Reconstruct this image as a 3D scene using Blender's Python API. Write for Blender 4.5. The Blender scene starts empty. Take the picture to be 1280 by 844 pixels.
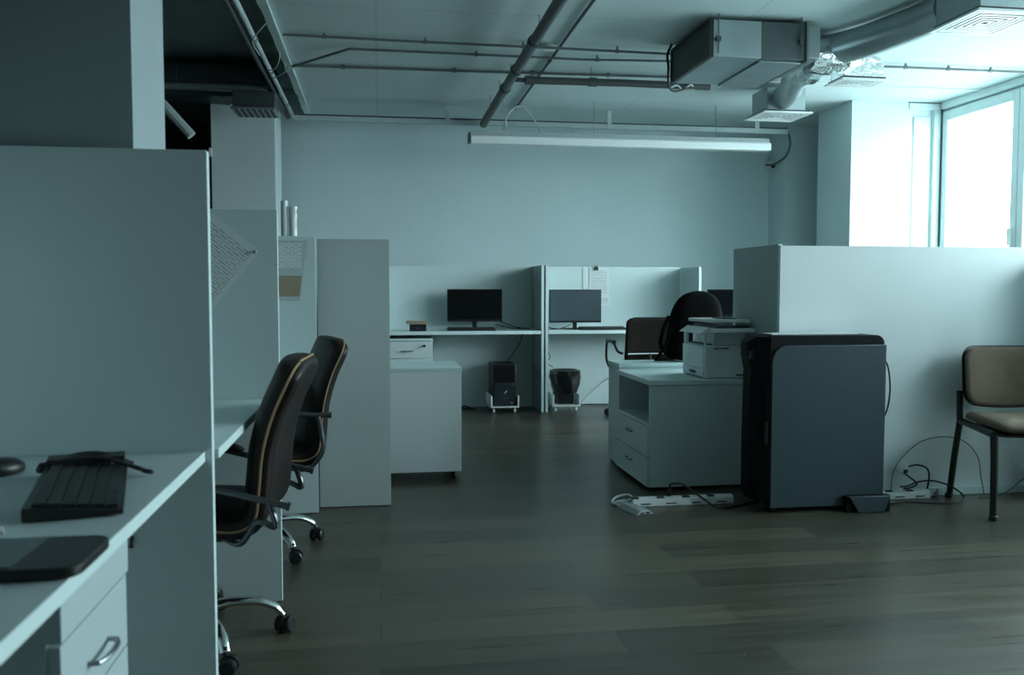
import bpy, bmesh, math, random
from mathutils import Vector, Matrix, noise
random.seed(7)
PI = math.pi
SC = bpy.context.scene
COL = SC.collection

# ------------------------------------------------------------------ camera
YAW, PITCH = math.atan(167 / 1100), math.atan(60 / 1100)
cd = bpy.data.cameras.new('camera'); cam = bpy.data.objects.new('camera', cd); COL.objects.link(cam)
cam.location = (0, 0, 1.16)
cam.rotation_euler = (PI / 2 - PITCH, 0, -YAW)
cd.sensor_width = 36; cd.lens = 36 * 1100 / 1280; cd.clip_start = .05
cd.dof.use_dof = True; cd.dof.focus_distance = 7.0; cd.dof.aperture_fstop = 5.0
SC.camera = cam
SC.view_settings.view_transform = 'Standard'
SC.view_settings.look = 'None'
SC.view_settings.gamma = 1
SC.view_settings.use_curve_mapping = False
SC.view_settings.exposure = -0.08

# ------------------------------------------------------------------ world: pale overcast sky, darker ground
W = bpy.data.worlds.new('overcast_sky'); SC.world = W; W.use_nodes = True
nt = W.node_tree; nt.nodes.clear()
wo = nt.nodes.new('ShaderNodeOutputWorld'); wb = nt.nodes.new('ShaderNodeBackground')
tc = nt.nodes.new('ShaderNodeTexCoord'); sx = nt.nodes.new('ShaderNodeSeparateXYZ'); cr = nt.nodes.new('ShaderNodeValToRGB')
nt.links.new(tc.outputs['Generated'], sx.inputs[0]); nt.links.new(sx.outputs['Z'], cr.inputs[0])
cr.color_ramp.elements[0].position = 0.0; cr.color_ramp.elements[0].color = (.32, .395, .415, 1)
cr.color_ramp.elements[1].position = .12; cr.color_ramp.elements[1].color = (.70, .86, .91, 1)
wb.inputs['Strength'].default_value = 22.0
nt.links.new(cr.outputs[0], wb.inputs['Color']); nt.links.new(wb.outputs[0], wo.inputs[0])

WINDOWS = [(7.03, 8.02), (4.65, 6.96), (3.3, 4.4), (.95, 3.15)]      # y ranges of the openings in the right wall
WZ0, WZ1, WX = 1.0, 2.86, 5.55
for y0, y1 in WINDOWS:
    ld = bpy.data.lights.new('window_daylight', 'AREA'); ld.shape = 'RECTANGLE'
    ld.size = WZ1 - WZ0; ld.size_y = y1 - y0
    lo = bpy.data.objects.new('window_daylight', ld); COL.objects.link(lo)
    lo.location = (WX + .12, (y0 + y1) / 2, (WZ0 + WZ1) / 2); lo.rotation_euler = (0, PI / 2, 0)
    ld.cycles.is_portal = True

# ------------------------------------------------------------------ materials
def mat(name, col, rough=.5, metal=0., var=0., vscale=8., bump=0., bscale=60., spec=.5, stretch=(1, 1, 1), coat=0.):
    m = bpy.data.materials.new(name); m.use_nodes = True
    n, l = m.node_tree.nodes, m.node_tree.links
    p = n['Principled BSDF']
    p.inputs['Base Color'].default_value = (*col, 1); p.inputs['Roughness'].default_value = rough
    p.inputs['Metallic'].default_value = metal; p.inputs['Specular IOR Level'].default_value = spec
    if coat: p.inputs['Coat Weight'].default_value = coat
    t = n.new('ShaderNodeTexCoord'); mp = n.new('ShaderNodeMapping'); mp.inputs['Scale'].default_value = stretch
    l.new(t.outputs['Object'], mp.inputs[0])
    if var:
        z = n.new('ShaderNodeTexNoise'); z.inputs['Scale'].default_value = vscale; z.inputs['Detail'].default_value = 5
        r = n.new('ShaderNodeValToRGB')
        r.color_ramp.elements[0].position = .3; r.color_ramp.elements[1].position = .7
        r.color_ramp.elements[0].color = (*[c * (1 - var) for c in col], 1)
        r.color_ramp.elements[1].color = (*[min(1, c * (1 + var)) for c in col], 1)
        l.new(mp.outputs[0], z.inputs['Vector']); l.new(z.outputs['Fac'], r.inputs[0]); l.new(r.outputs[0], p.inputs['Base Color'])
    if bump:
        z = n.new('ShaderNodeTexNoise'); z.inputs['Scale'].default_value = bscale; z.inputs['Detail'].default_value = 4
        b = n.new('ShaderNodeBump'); b.inputs['Strength'].default_value = bump; b.inputs['Distance'].default_value = .01
        l.new(mp.outputs[0], z.inputs['Vector']); l.new(z.outputs['Fac'], b.inputs['Height']); l.new(b.outputs[0], p.inputs['Normal'])
    return m

M = dict(
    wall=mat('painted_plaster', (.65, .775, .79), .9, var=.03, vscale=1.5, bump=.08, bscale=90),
    lam_shade=mat('shade_tinted_laminate', (.44, .535, .545), .42, var=.015, vscale=3),  # white laminate darkened in colour to stand in for weaker window light
    leather2=mat('matte_brown_leather', (.011, .008, .007), .6, spec=.1, var=.15, vscale=14),
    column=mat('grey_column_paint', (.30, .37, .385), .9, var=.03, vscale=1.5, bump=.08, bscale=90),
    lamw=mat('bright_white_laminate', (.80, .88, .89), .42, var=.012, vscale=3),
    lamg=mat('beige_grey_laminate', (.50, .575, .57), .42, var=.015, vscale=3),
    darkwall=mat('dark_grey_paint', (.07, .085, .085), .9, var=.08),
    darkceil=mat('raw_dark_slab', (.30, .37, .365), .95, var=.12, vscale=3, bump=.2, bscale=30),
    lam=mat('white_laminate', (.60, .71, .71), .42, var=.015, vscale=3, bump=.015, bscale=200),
    edge=mat('laminate_edge_band', (.66, .81, .81), .35, var=.01),
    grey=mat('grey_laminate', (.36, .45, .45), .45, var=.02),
    white=mat('white_plastic', (.78, .84, .83), .35, var=.01),
    frame=mat('window_frame_white', (.70, .82, .82), .4, var=.01),
    black=mat('black_plastic', (.012, .013, .014), .38, var=.1),
    matte=mat('matte_black', (.0035, .0035, .004), 1.0, spec=.15, var=.15, vscale=30, bump=.3, bscale=220),
    leather=mat('dark_brown_leather', (.011, .0075, .0065), .48, spec=.25, var=.2, vscale=14, bump=.12, bscale=130),
    pipe=mat('tan_piping', (.30, .20, .10), .6, var=.08),
    chrome=mat('chrome', (.75, .78, .78), .12, 1., var=.02),
    bar=mat('dark_brushed_bar', (.12, .13, .14), .3, .8, var=.08),
    galv=mat('galvanised_sheet', (.36, .43, .44), .38, .75, var=.10, vscale=5, bump=.05, bscale=20),
    galvd=mat('galvanised_dark', (.10, .125, .13), .5, .6, var=.12, vscale=6),
    foil=mat('wrinkled_foil', (.62, .68, .68), .22, 1., var=.12, vscale=12, bump=1.0, bscale=28),
    darkpipe=mat('dark_grey_pipe', (.065, .075, .08), .5, var=.12, vscale=9, stretch=(1, 1, 1)),
    paintpipe=mat('painted_pipe', (.52, .62, .62), .6, var=.06),
    conduit=mat('dusty_conduit', (.15, .18, .18), .7, var=.2, vscale=6),
    cable=mat('black_cable', (.01, .011, .012), .5, var=.1),
    gcable=mat('grey_cable', (.13, .15, .15), .6, var=.1),
    steel=mat('brushed_handle', (.30, .32, .33), .3, .9, var=.04),
    screen=mat('dark_screen', (.004, .005, .006), .22, var=.05),
    screen_sheen=mat('painted_sheen_screen', (.048, .072, .084), .33, var=.05),  # lighter base colour paints in the window reflection
    mgrey=mat('machine_blue_grey', (.032, .060, .073), .42, var=.05, vscale=40, bump=.04, bscale=300),
    mblack=mat('machine_black', (.005, .006, .008), .55, spec=.15, var=.1),
    beige=mat('beige_upholstery', (.135, .105, .073), .85, var=.10, vscale=60, bump=.25, bscale=350),
    tan=mat('tan_card', (.34, .27, .19), .8, var=.08),
    bag=mat('black_bin_bag', (.012, .013, .014), .18, var=.1, bump=.5, bscale=25),
    caddy=mat('grey_cable_ramp', (.36, .40, .40), .5, var=.05),
    slot=mat('dark_slot', (.05, .06, .06), .6, var=.05),
    light=mat('diffuser_plastic', (.82, .88, .88), .3, var=.01),
    perf=mat('perforated_grey', (.35, .42, .43), .6, var=.25, vscale=70),
    plast2=mat('printer_shell', (.72, .82, .83), .4, var=.01),
    bglass=mat('scanner_glass', (.03, .04, .045), .1),
    pad=mat('tablet_active_area', (.075, .105, .112), .35, var=.05),
    key=mat('keycap_black', (.016, .018, .02), .5, var=.1),
)

def brick_mat(name, c1, c2, mortar, bw, rh, ms, off, rough, bumpd=0., rot=0., shift=(0, 0, 0), streak=None, base_var=None):
    m = bpy.data.materials.new(name); m.use_nodes = True
    n, l = m.node_tree.nodes, m.node_tree.links
    p = n['Principled BSDF']; p.inputs['Roughness'].default_value = rough
    t = n.new('ShaderNodeTexCoord'); mp = n.new('ShaderNodeMapping'); mp.inputs['Rotation'].default_value = (0, 0, rot); mp.inputs['Location'].default_value = shift
    b = n.new('ShaderNodeTexBrick')
    b.inputs['Color1'].default_value = (*c1, 1); b.inputs['Color2'].default_value = (*c2, 1); b.inputs['Mortar'].default_value = (*mortar, 1)
    b.inputs['Scale'].default_value = 1; b.inputs['Brick Width'].default_value = bw; b.inputs['Row Height'].default_value = rh
    b.inputs['Mortar Size'].default_value = ms; b.inputs['Mortar Smooth'].default_value = .3; b.offset = off; b.inputs['Bias'].default_value = 0
    l.new(t.outputs['Object'], mp.inputs[0]); l.new(mp.outputs[0], b.inputs['Vector'])
    out = b.outputs['Color']
    if streak:
        mp2 = n.new('ShaderNodeMapping'); mp2.inputs['Scale'].default_value = streak[0]
        z = n.new('ShaderNodeTexNoise'); z.inputs['Scale'].default_value = 1; z.inputs['Detail'].default_value = 8; z.inputs['Roughness'].default_value = .65
        l.new(t.outputs['Object'], mp2.inputs[0]); l.new(mp2.outputs[0], z.inputs['Vector'])
        r = n.new('ShaderNodeMapRange'); r.inputs['From Min'].default_value = .25; r.inputs['From Max'].default_value = .75
        r.inputs['To Min'].default_value = streak[1]; r.inputs['To Max'].default_value = streak[2]
        l.new(z.outputs['Fac'], r.inputs['Value'])
        x = n.new('ShaderNodeMix'); x.data_type = 'RGBA'; x.blend_type = 'MULTIPLY'; x.inputs['Factor'].default_value = 1
        l.new(out, x.inputs[6]); l.new(r.outputs[0], x.inputs[7]); out = x.outputs[2]
        r2 = n.new('ShaderNodeMapRange'); r2.inputs['To Min'].default_value = rough - .12; r2.inputs['To Max'].default_value = rough + .12
        l.new(z.outputs['Fac'], r2.inputs['Value']); l.new(r2.outputs[0], p.inputs['Roughness'])
    l.new(out, p.inputs['Base Color'])
    if bumpd:
        bu = n.new('ShaderNodeBump'); bu.inputs['Strength'].default_value = bumpd; bu.inputs['Distance'].default_value = .004; bu.invert = True
        l.new(b.outputs['Fac'], bu.inputs['Height']); l.new(bu.outputs[0], p.inputs['Normal'])
    return m

M['floor'] = brick_mat('wood_plank_floor', (.100, .089, .064), (.050, .048, .036), (.022, .02, .017), 1.25, .19, .0018, .37, .31,
                       bumpd=.3, streak=((1.1, 26, 1), .62, 1.36))
M['ceil'] = brick_mat('ceiling_boards', (.61, .73, .73), (.59, .71, .71), (.53, .64, .64), 2.5, 1.49, .012, 0, .9, bumpd=.15, shift=(0, .03, 0),
                      streak=((.8, .8, .8), .93, 1.05))
M['text'] = brick_mat('printed_sheet', (.30, .35, .36), (.52, .58, .58), (.70, .76, .76), .035, .011, .0042, .5, .8)
M['sheet'] = mat('plain_sheet', (.72, .78, .78), .7, var=.03)
M['sleeve'] = mat('plastic_sleeve', (.50, .57, .58), .2, var=.04)

def glass():
    m = bpy.data.materials.new('window_glass'); m.use_nodes = True
    n, l = m.node_tree.nodes, m.node_tree.links; n.clear()
    o = n.new('ShaderNodeOutputMaterial'); t = n.new('ShaderNodeBsdfTransparent'); g = n.new('ShaderNodeBsdfGlossy')
    g.inputs['Roughness'].default_value = .02; t.inputs['Color'].default_value = (.96, .98, .98, 1)
    lw = n.new('ShaderNodeLayerWeight'); lw.inputs['Blend'].default_value = .5; x = n.new('ShaderNodeMixShader')
    pw = n.new('ShaderNodeMath'); pw.operation = 'POWER'; pw.inputs[1].default_value = 5; l.new(lw.outputs['Facing'], pw.inputs[0])
    f = n.new('ShaderNodeMath'); f.operation = 'MULTIPLY_ADD'; f.inputs[1].default_value = .9; f.inputs[2].default_value = .02; l.new(pw.outputs[0], f.inputs[0])
    l.new(f.outputs[0], x.inputs[0]); l.new(t.outputs[0], x.inputs[1]); l.new(g.outputs[0], x.inputs[2]); l.new(x.outputs[0], o.inputs[0])
    return m
M['glass'] = glass()

# ------------------------------------------------------------------ helpers
class MB:
    def __init__(s): s.bm = bmesh.new()
    def _add(s, vs, fs, mx=None):
        vv = [s.bm.verts.new(mx @ Vector(v) if mx else Vector(v)) for v in vs]
        for f in fs:
            try: s.bm.faces.new([vv[i] for i in f])
            except ValueError: pass
        return s
    def box(s, x0, x1, y0, y1, z0, z1, mx=None):
        v = [(x0, y0, z0), (x1, y0, z0), (x1, y1, z0), (x0, y1, z0), (x0, y0, z1), (x1, y0, z1), (x1, y1, z1), (x0, y1, z1)]
        return s._add(v, [(0, 3, 2, 1), (4, 5, 6, 7), (0, 1, 5, 4), (1, 2, 6, 5), (2, 3, 7, 6), (3, 0, 4, 7)], mx)
    def loft(s, rings, closed=True, caps=True, mx=None):
        n = len(rings[0]); vs = [p for r in rings for p in r]; fs = []
        for i in range(len(rings) - 1):
            for j in range(n if closed else n - 1):
                a, b = i * n + j, i * n + (j + 1) % n
                fs.append((a, b, b + n, a + n))
        if caps and closed:
            fs.append(tuple(range(n - 1, -1, -1))); fs.append(tuple((len(rings) - 1) * n + j for j in range(n)))
        return s._add(vs, fs, mx)
    def tube(s, pts, r, n=10, mx=None, rs=None, sq=1.0):
        P = [Vector(p) for p in pts]; rings = []; up = None
        for i, p in enumerate(P):
            t = (P[min(i + 1, len(P) - 1)] - P[max(i - 1, 0)]).normalized()
            if up is None:
                a = Vector((0, 0, 1)) if abs(t.z) < .95 else Vector((1, 0, 0))
                up = (a - t * a.dot(t)).normalized()
            else: up = (up - t * up.dot(t)).normalized()
            sd = t.cross(up); rr = rs[i] if rs else r
            rings.append([p + (up * math.sin(2 * PI * k / n) * sq + sd * math.cos(2 * PI * k / n)) * rr for k in range(n)])
        return s.loft(rings, mx=mx)
    def prism(s, poly, axis, a, b, mx=None):
        def mk(u, v, w): return {'x': (w, u, v), 'y': (u, w, v), 'z': (u, v, w)}[axis]
        return s.loft([[mk(u, v, a) for u, v in poly], [mk(u, v, b) for u, v in poly]], mx=mx)
    def lathe(s, prof, c=(0, 0, 0), n=20, mx=None):
        rings = [[(c[0] + r * math.cos(2 * PI * k / n), c[1] + r * math.sin(2 * PI * k / n), c[2] + z) for k in range(n)] for r, z in prof]
        return s.loft(rings, mx=mx)
    def build(s, name, m, parent=None, bevel=0., sub=0, seg=2, smooth=35, loc=None):
        bmesh.ops.recalc_face_normals(s.bm, faces=s.bm.faces)
        me = bpy.data.meshes.new(name)
        if loc: bmesh.ops.translate(s.bm, verts=s.bm.verts, vec=-Vector(loc))
        s.bm.to_mesh(me); s.bm.free()
        me.materials.append(M[m] if isinstance(m, str) else m)
        me.shade_smooth()
        if not sub: me.set_sharp_from_angle(angle=math.radians(smooth))
        o = bpy.data.objects.new(name, me); COL.objects.link(o)
        if parent: o.parent = parent
        if loc: o.location = loc
        if bevel:
            b = o.modifiers.new('bevel', 'BEVEL'); b.width = bevel; b.segments = seg; b.limit_method = 'ANGLE'; b.angle_limit = math.radians(40)
        if sub:
            q = o.modifiers.new('subdivision', 'SUBSURF'); q.levels = sub; q.render_levels = sub
        return o

def tag(o, label, cat, group=None, kind=None):
    o['label'] = label; o['category'] = cat
    if group: o['group'] = group
    if kind: o['kind'] = kind
    return o
def thing(name, label, cat, loc=(0, 0, 0), rz=0, group=None):
    o = bpy.data.objects.new(name, None); COL.objects.link(o); o.location = loc; o.rotation_euler = (0, 0, rz); o.empty_display_size = .1
    return tag(o, label, cat, group)
def struct(name, mb, m, parent=None, bevel=0.):
    o = mb.build(name, m, parent, bevel=bevel)
    if not parent: o['kind'] = 'structure'
    return o
def copy_tree(o, parent=None):
    c = o.copy(); COL.objects.link(c)
    if parent: c.parent = parent
    for ch in list(o.children): copy_tree(ch, c)
    return c
def curve_pts(ctrl, n=8):
    """Catmull-Rom through the control points"""
    P = [Vector(p) for p in ctrl]; P = [P[0] * 2 - P[1]] + P + [P[-1] * 2 - P[-2]]; out = []
    for i in range(1, len(P) - 2):
        for k in range(n):
            t = k / n; a, b, c, d = P[i - 1], P[i], P[i + 1], P[i + 2]
            out.append(.5 * ((2 * b) + (c - a) * t + (2 * a - 5 * b + 4 * c - d) * t * t + (-a + 3 * b - 3 * c + d) * t ** 3))
    out.append(P[-2]); return out
def rrect(x0, x1, y0, y1, r, n=6, corners=(1, 1, 1, 1)):
    """rounded rectangle, corners in the order (x0y0, x1y0, x1y1, x0y1)"""
    out = []
    for (cx, cy, a0, sx_, sy_), on in zip([(x0, y0, PI, 1, 1), (x1, y0, 1.5 * PI, -1, 1), (x1, y1, 0, -1, -1), (x0, y1, .5 * PI, 1, -1)], corners):
        if not on: out.append((cx, cy)); continue
        for k in range(n + 1):
            a = a0 + .5 * PI * k / n
            out.append((cx + sx_ * r + r * math.cos(a), cy + sy_ * r + r * math.sin(a)))
    return out

# ================================================================== THE SETTING
struct('floor', MB().box(-5.2, 5.8, -3.2, 12.2, -.1, 0), 'floor')
struct('ceiling', MB().box(-.68, 5.8, -3.2, 9.85, 3.0, 3.32), 'ceil')
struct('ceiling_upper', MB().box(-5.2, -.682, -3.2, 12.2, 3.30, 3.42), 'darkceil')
struct('wall_back', MB().box(-1.55, 5.8, 9.85, 10.1, 0, 3.3), 'wall')
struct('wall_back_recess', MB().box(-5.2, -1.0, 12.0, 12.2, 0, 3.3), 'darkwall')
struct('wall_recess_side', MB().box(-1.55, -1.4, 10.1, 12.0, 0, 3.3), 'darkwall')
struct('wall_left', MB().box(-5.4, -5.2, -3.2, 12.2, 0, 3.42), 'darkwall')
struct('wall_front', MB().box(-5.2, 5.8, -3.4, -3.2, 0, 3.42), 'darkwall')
wr = MB()
ys = sorted(WINDOWS); prev = -3.2
for y0, y1 in ys:
    wr.box(WX, WX + .25, prev, y0, 0, 3.0); wr.box(WX, WX + .25, y0, y1, 0, WZ0); wr.box(WX, WX + .25, y0, y1, WZ1 + .04, 3.0); prev = y1
wr.box(WX, WX + .25, prev, 9.85, 0, 3.0)
struct('wall_right', wr, 'wall')
for i, (y0, y1) in enumerate(WINDOWS):
    f = MB(); a = .045; X0, X1 = WX - .03, WX + .06
    f.box(X0, X1, y0 - .03, y0 + a, WZ0 - .02, WZ1 + .05); f.box(X0, X1, y1 - a, y1 + .03, WZ0 - .02, WZ1 + .05)
    f.box(X0, X1, y0 + a, y1 - a, WZ1 - a, WZ1 + .05); f.box(X0, X1, y0 + a, y1 - a, WZ0 - .02, WZ0 + a)
    w = y1 - y0
    for k in range(1, int(w // .9) + 0):
        ym = y0 + w * k / int(w // .9); f.box(X0, X1, ym - .035, ym + .035, WZ0 + a, WZ1 - a)
    wn = struct('window_%d' % (i + 1), f, 'frame', bevel=.006)
    MB().box(WX + .012, WX + .02, y0 + a - .005, y1 - a + .005, WZ0 + a - .005, WZ1 - a + .005).build('pane', 'glass', wn)
    MB().box(WX - .16, WX - .032, y0 - .05, y1 + .05, WZ0 - .05, WZ0 - .02).build('sill', 'frame', wn, bevel=.004)
    MB().box(X0 - .035, X0 - .002, y0 + .008, y0 + .03, 1.55, 1.70).build('handle', 'white', wn, bevel=.004)
# head trim above the first window, pillar and the narrow side light
struct('trim_1', MB().box(WX - .05, WX - .002, 6.9, 8.05, 2.93, 2.998), 'frame', bevel=.004)
struct('wall_pillar', MB().box(4.57, 5.17, 8.07, 8.73, 0, 2.999), 'wall')
struct('wall_chase', MB().box(4.55, 5.549, 9.40, 9.849, 0, 2.999), 'wall')
wn = struct('window_5', MB().box(5.172, 5.51, 8.10, 8.18, .9, 2.99).box(5.172, 5.51, 8.06, 8.10, 2.93, 2.99)
            .box(5.172, 5.21, 8.075, 8.10, .9, 2.93).box(5.44, 5.51, 8.06, 8.10, .9, 2.93), 'frame', bevel=.003)
MB().box(5.235, 5.405, 8.082, 8.098, .95, 2.86).build('panel', 'frame', wn, bevel=.004)
struct('wall_side_return', MB().box(5.172, 5.54, 8.07, 8.2, 0, .89), 'wall')
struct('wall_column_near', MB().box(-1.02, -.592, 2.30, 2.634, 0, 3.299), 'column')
struct('wall_column_far', MB().box(-1.56, -.972, 8.80, 9.38, 0, 3.2), 'wall')
struct('baseboard_back', MB().box(3.2, 4.548, 9.835, 9.849, 0, .06), 'edge')

# ================================================================== PARTITIONS
def panel(name, label, x0, x1, y0, y1, z1, z0=.004, m='lam', group=None, edge=None):
    """chipboard panel with lighter edge bands"""
    t = thing(name, label, 'partition', ((x0 + x1) / 2, (y0 + y1) / 2, 0), 0, group)
    cx, cy = (x0 + x1) / 2, (y0 + y1) / 2; e = .0015
    MB().box(x0 - cx, x1 - cx, y0 - cy, y1 - cy, z0, z1).build('board', m, t, bevel=.001)
    b = MB()
    if x1 - x0 > y1 - y0: b.box(x1 - cx, x1 - cx + e, y0 - cy, y1 - cy, z0, z1)
    else: b.box(x0 - cx, x1 - cx, y0 - cy - e, y0 - cy, z0, z1)
    b.box(x0 - cx, x1 - cx, y0 - cy, y1 - cy, z1, z1 + e)
    b.build('edge_band', 'edge', t)
    return t
GP = 'desk dividers along the left row'
panel('partition_panel', 'nearest tall pale partition filling the left side of the photo', -1.16, -.412, 2.25, 2.28, 1.497, group=GP)
panel('partition_panel', 'pale partition behind the nearest chair, with a tilted sheet pinned on it', -1.16, -.363, 3.305, 3.33, 1.448, group=GP)
panel('partition_panel', 'pale partition behind the second chair, with a plastic sleeve hung on it', -1.14, -.318, 4.61, 4.635, 1.43, group=GP)
panel('partition_panel', 'wide pale partition just right of the far left chair, reaching the floor', -.314, .058, 4.72, 4.75, 1.424, m='lamg')
panel('partition_panel', 'long spine partition behind the left row of desks', -1.185, -1.162, .4, 4.46, 1.497)
GB = 'partitions of the far workstations'
panel('partition_panel', 'back partition behind the far black monitor on the left', -.02, 1.505, 8.60, 8.625, 1.385, group=GB)
panel('partition_panel', 'back partition behind the far grey monitor, with papers clipped on top', 1.575, 3.03, 8.60, 8.625, 1.385, group=GB)
panel('partition_panel', 'left half of the double divider between the two far desks', 1.508, 1.533, 8.10, 8.63, 1.385, m='grey', group=GB)
panel('partition_panel', 'right half of the double divider between the two far desks', 1.548, 1.573, 8.10, 8.63, 1.385, m='lam', group=GB)
panel('partition_panel', 'right end divider of the far grey monitor desk', 3.045, 3.07, 8.10, 8.63, 1.375, group=GB)
panel('partition_panel', 'left end divider of the far black monitor desk', -.048, -.023, 8.10, 8.63, 1.385, group=GB)
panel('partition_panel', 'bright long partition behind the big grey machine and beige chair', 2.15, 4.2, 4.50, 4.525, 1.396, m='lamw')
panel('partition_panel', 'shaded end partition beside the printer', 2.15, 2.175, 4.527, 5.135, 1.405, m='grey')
panel('partition_panel', 'low side partition right of the beige chair', 3.72, 3.745, 4.25, 4.496, 1.33)
panel('partition_panel', 'unseen partition by the windows, added to shade the bright partition', 3.95, 5.45, 3.05, 3.075, 1.6)  # unseen; added and raised to shade the lower part of the bright partition

# ================================================================== DESKS
def desk(label, x0, x1, y0, y1, z, front, th=.025, m='lam', legs=()):
    t = thing('desk', label, 'desk', ((x0 + x1) / 2, (y0 + y1) / 2, 0)); cx, cy = (x0 + x1) / 2, (y0 + y1) / 2
    MB().box(x0 - cx, x1 - cx, y0 - cy, y1 - cy, z - th, z).build('worktop', m, t, bevel=.0015)
    b = MB()
    if front == 'x': b.box(x1 - cx, x1 - cx + .0015, y0 - cy, y1 - cy, z - th, z)
    else: b.box(x0 - cx, x1 - cx, y0 - cy - .0015, y0 - cy, z - th, z)
    b.build('edge_band', 'edge', t)
    for lx, ly, wx, wy in legs: MB().box(lx - cx, lx + wx - cx, ly - cy, ly + wy - cy, .003, z - th - .001).build('support_panel', m, t, bevel=.001)
    return t
desk('nearest left desk carrying the black keyboard and tablet', -1.158, -.428, .42, 2.248, .76, 'x', m='lam_shade', legs=[(-1.15, .43, .6, .022)])
t = thing('desk', 'left desk behind the nearest partition, the first black chair tucked under it', 'desk', (-.78, 2.79, 0))
MB().prism([(-1.158 + .78, 2.64 - 2.79), (-.588 + .78, 2.64 - 2.79), (-.588 + .78, 2.285 - 2.79), (-.402 + .78, 2.285 - 2.79), (-.402 + .78, 3.30 - 2.79), (-1.158 + .78, 3.30 - 2.79)], 'z', .735, .76).build('worktop', 'lam', t, bevel=.0015)
MB().box(-.402 + .78, -.4005 + .78, 2.285 - 2.79, 3.30 - 2.79, .735, .76).build('edge_band', 'edge', t)
MB().box(-1.15 + .78, -.85 + .78, 3.275 - 2.79, 3.295 - 2.79, .003, .734).build('support_panel', 'lam', t, bevel=.001)
desk('left desk farther back, the second black chair at it', -1.135, -.372, 3.335, 4.605, .76, 'x', legs=[(-1.13, 3.34, .3, .02)])
desk('far white desk under the black monitor', -.02, 1.505, 8.10, 8.597, .775, 'y', th=.032, legs=[(-.018, 8.12, .02, .45)])
desk('far white desk under the grey monitor', 1.577, 3.042, 8.10, 8.597, .775, 'y', th=.032, legs=[(3.02, 8.12, .02, .45)])
desk('white desk hidden behind the shaded end partition', 2.40, 3.7, 5.4, 6.45, .75, 'y', legs=[(2.41, 5.42, .02, 1.0), (3.67, 5.42, .02, 1.0)])

# ================================================================== STORAGE
def bow_handle(w=.1, d=.022, r=.0045, n=8):
    """arched pull along local x, bulging to -y"""
    return MB().tube([(-w / 2, 0, 0), (-w / 2 * .97, -d * .7, 0), (-w * .3, -d, 0), (0, -d * 1.08, 0), (w * .3, -d, 0), (w / 2 * .97, -d * .7, 0), (w / 2, 0, 0)], r, n)
def drawer_unit(label, w, d, h, n, loc, rz, top=.02, castor=.0, lock=True, gap=0., group=None, name='drawer_cabinet', hw=.1, front_panel=False, bm_='lam', tm='edge'):
    """local frame: front faces -y, origin at the base centre"""
    t = thing(name, label, 'cabinet', loc, rz, group); z0 = castor + .004
    b = MB().box(-w / 2, w / 2, -d / 2 + .019, d / 2, z0, h - top); b.build('body', bm_, t, bevel=.001)
    MB().box(-w / 2 - .003, w / 2 + .003, -d / 2 - .003, d / 2, h - top + .0005, h).build('top_board', tm, t, bevel=.0015)
    if castor:
        for sx_ in (-1, 1):
            for sy_ in (-1, 1):
                cx, cy = sx_ * (w / 2 - .05), sy_ * (d / 2 - .05)
                MB().tube([(cx - .012, cy, castor * .45), (cx + .012, cy, castor * .45)], castor * .45, 12).tube([(cx, cy, castor * .5), (cx, cy, castor + .003)], .008, 8).build('caster', 'black', t)
    if front_panel:
        MB().box(-w / 2, w / 2, -d / 2, -d / 2 + .018, z0, h - top).build('back_board', bm_, t, bevel=.001); return t
    zt = h - top - .003; zb = z0 + .003 + gap; hh = (zt - zb) / n
    for k in range(n):
        a, c = zb + hh * k + .002, zb + hh * (k + 1) - .002
        dr = MB().box(-w / 2 + .001, w / 2 - .001, -d / 2, -d / 2 + .018, a, c).build('drawer', bm_, t, bevel=.0015)
        hd = bow_handle(hw).build('handle', 'steel', dr); hd.location = (0, -d / 2, (a + c) / 2 - .01)
        if lock and k == n - 1:
            lk = MB().tube([(0, 0, 0), (0, -.006, 0)], .010, 14).tube([(0, 0, 0), (0, -.02, 0)], .003, 6).box(-.008, .008, -.03, -.02, -.012, .008).build('lock', 'black', dr); lk.location = (w / 2 - .075, -d / 2, c - .04)
    return t
drawer_unit('pale drawer unit under the nearest left desk with arched steel handle', .33, .55, .732, 5, (-.725, 1.47, 0), PI / 2, top=.075, lock=False, bm_='lam_shade', tm='lam_shade')
hk = MB().box(-.607, -.601, 2.2455, 2.2495, .525, .555).tube(curve_pts([(-.604, 2.246, .552), (-.596, 2.235, .556), (-.600, 2.23, .54), (-.608, 2.238, .53)], 5), .0025, 6).build('hook', 'black')
tag(hk, 'small black hook on the nearest partition below the desk edge', 'hook')
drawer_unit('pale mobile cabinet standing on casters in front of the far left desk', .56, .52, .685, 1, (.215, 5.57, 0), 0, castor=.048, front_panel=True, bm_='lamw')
drawer_unit('white drawer unit with black lock under the far left desk', .46, .42, .708, 4, (.262, 8.33, 0), 0, castor=.04)

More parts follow.
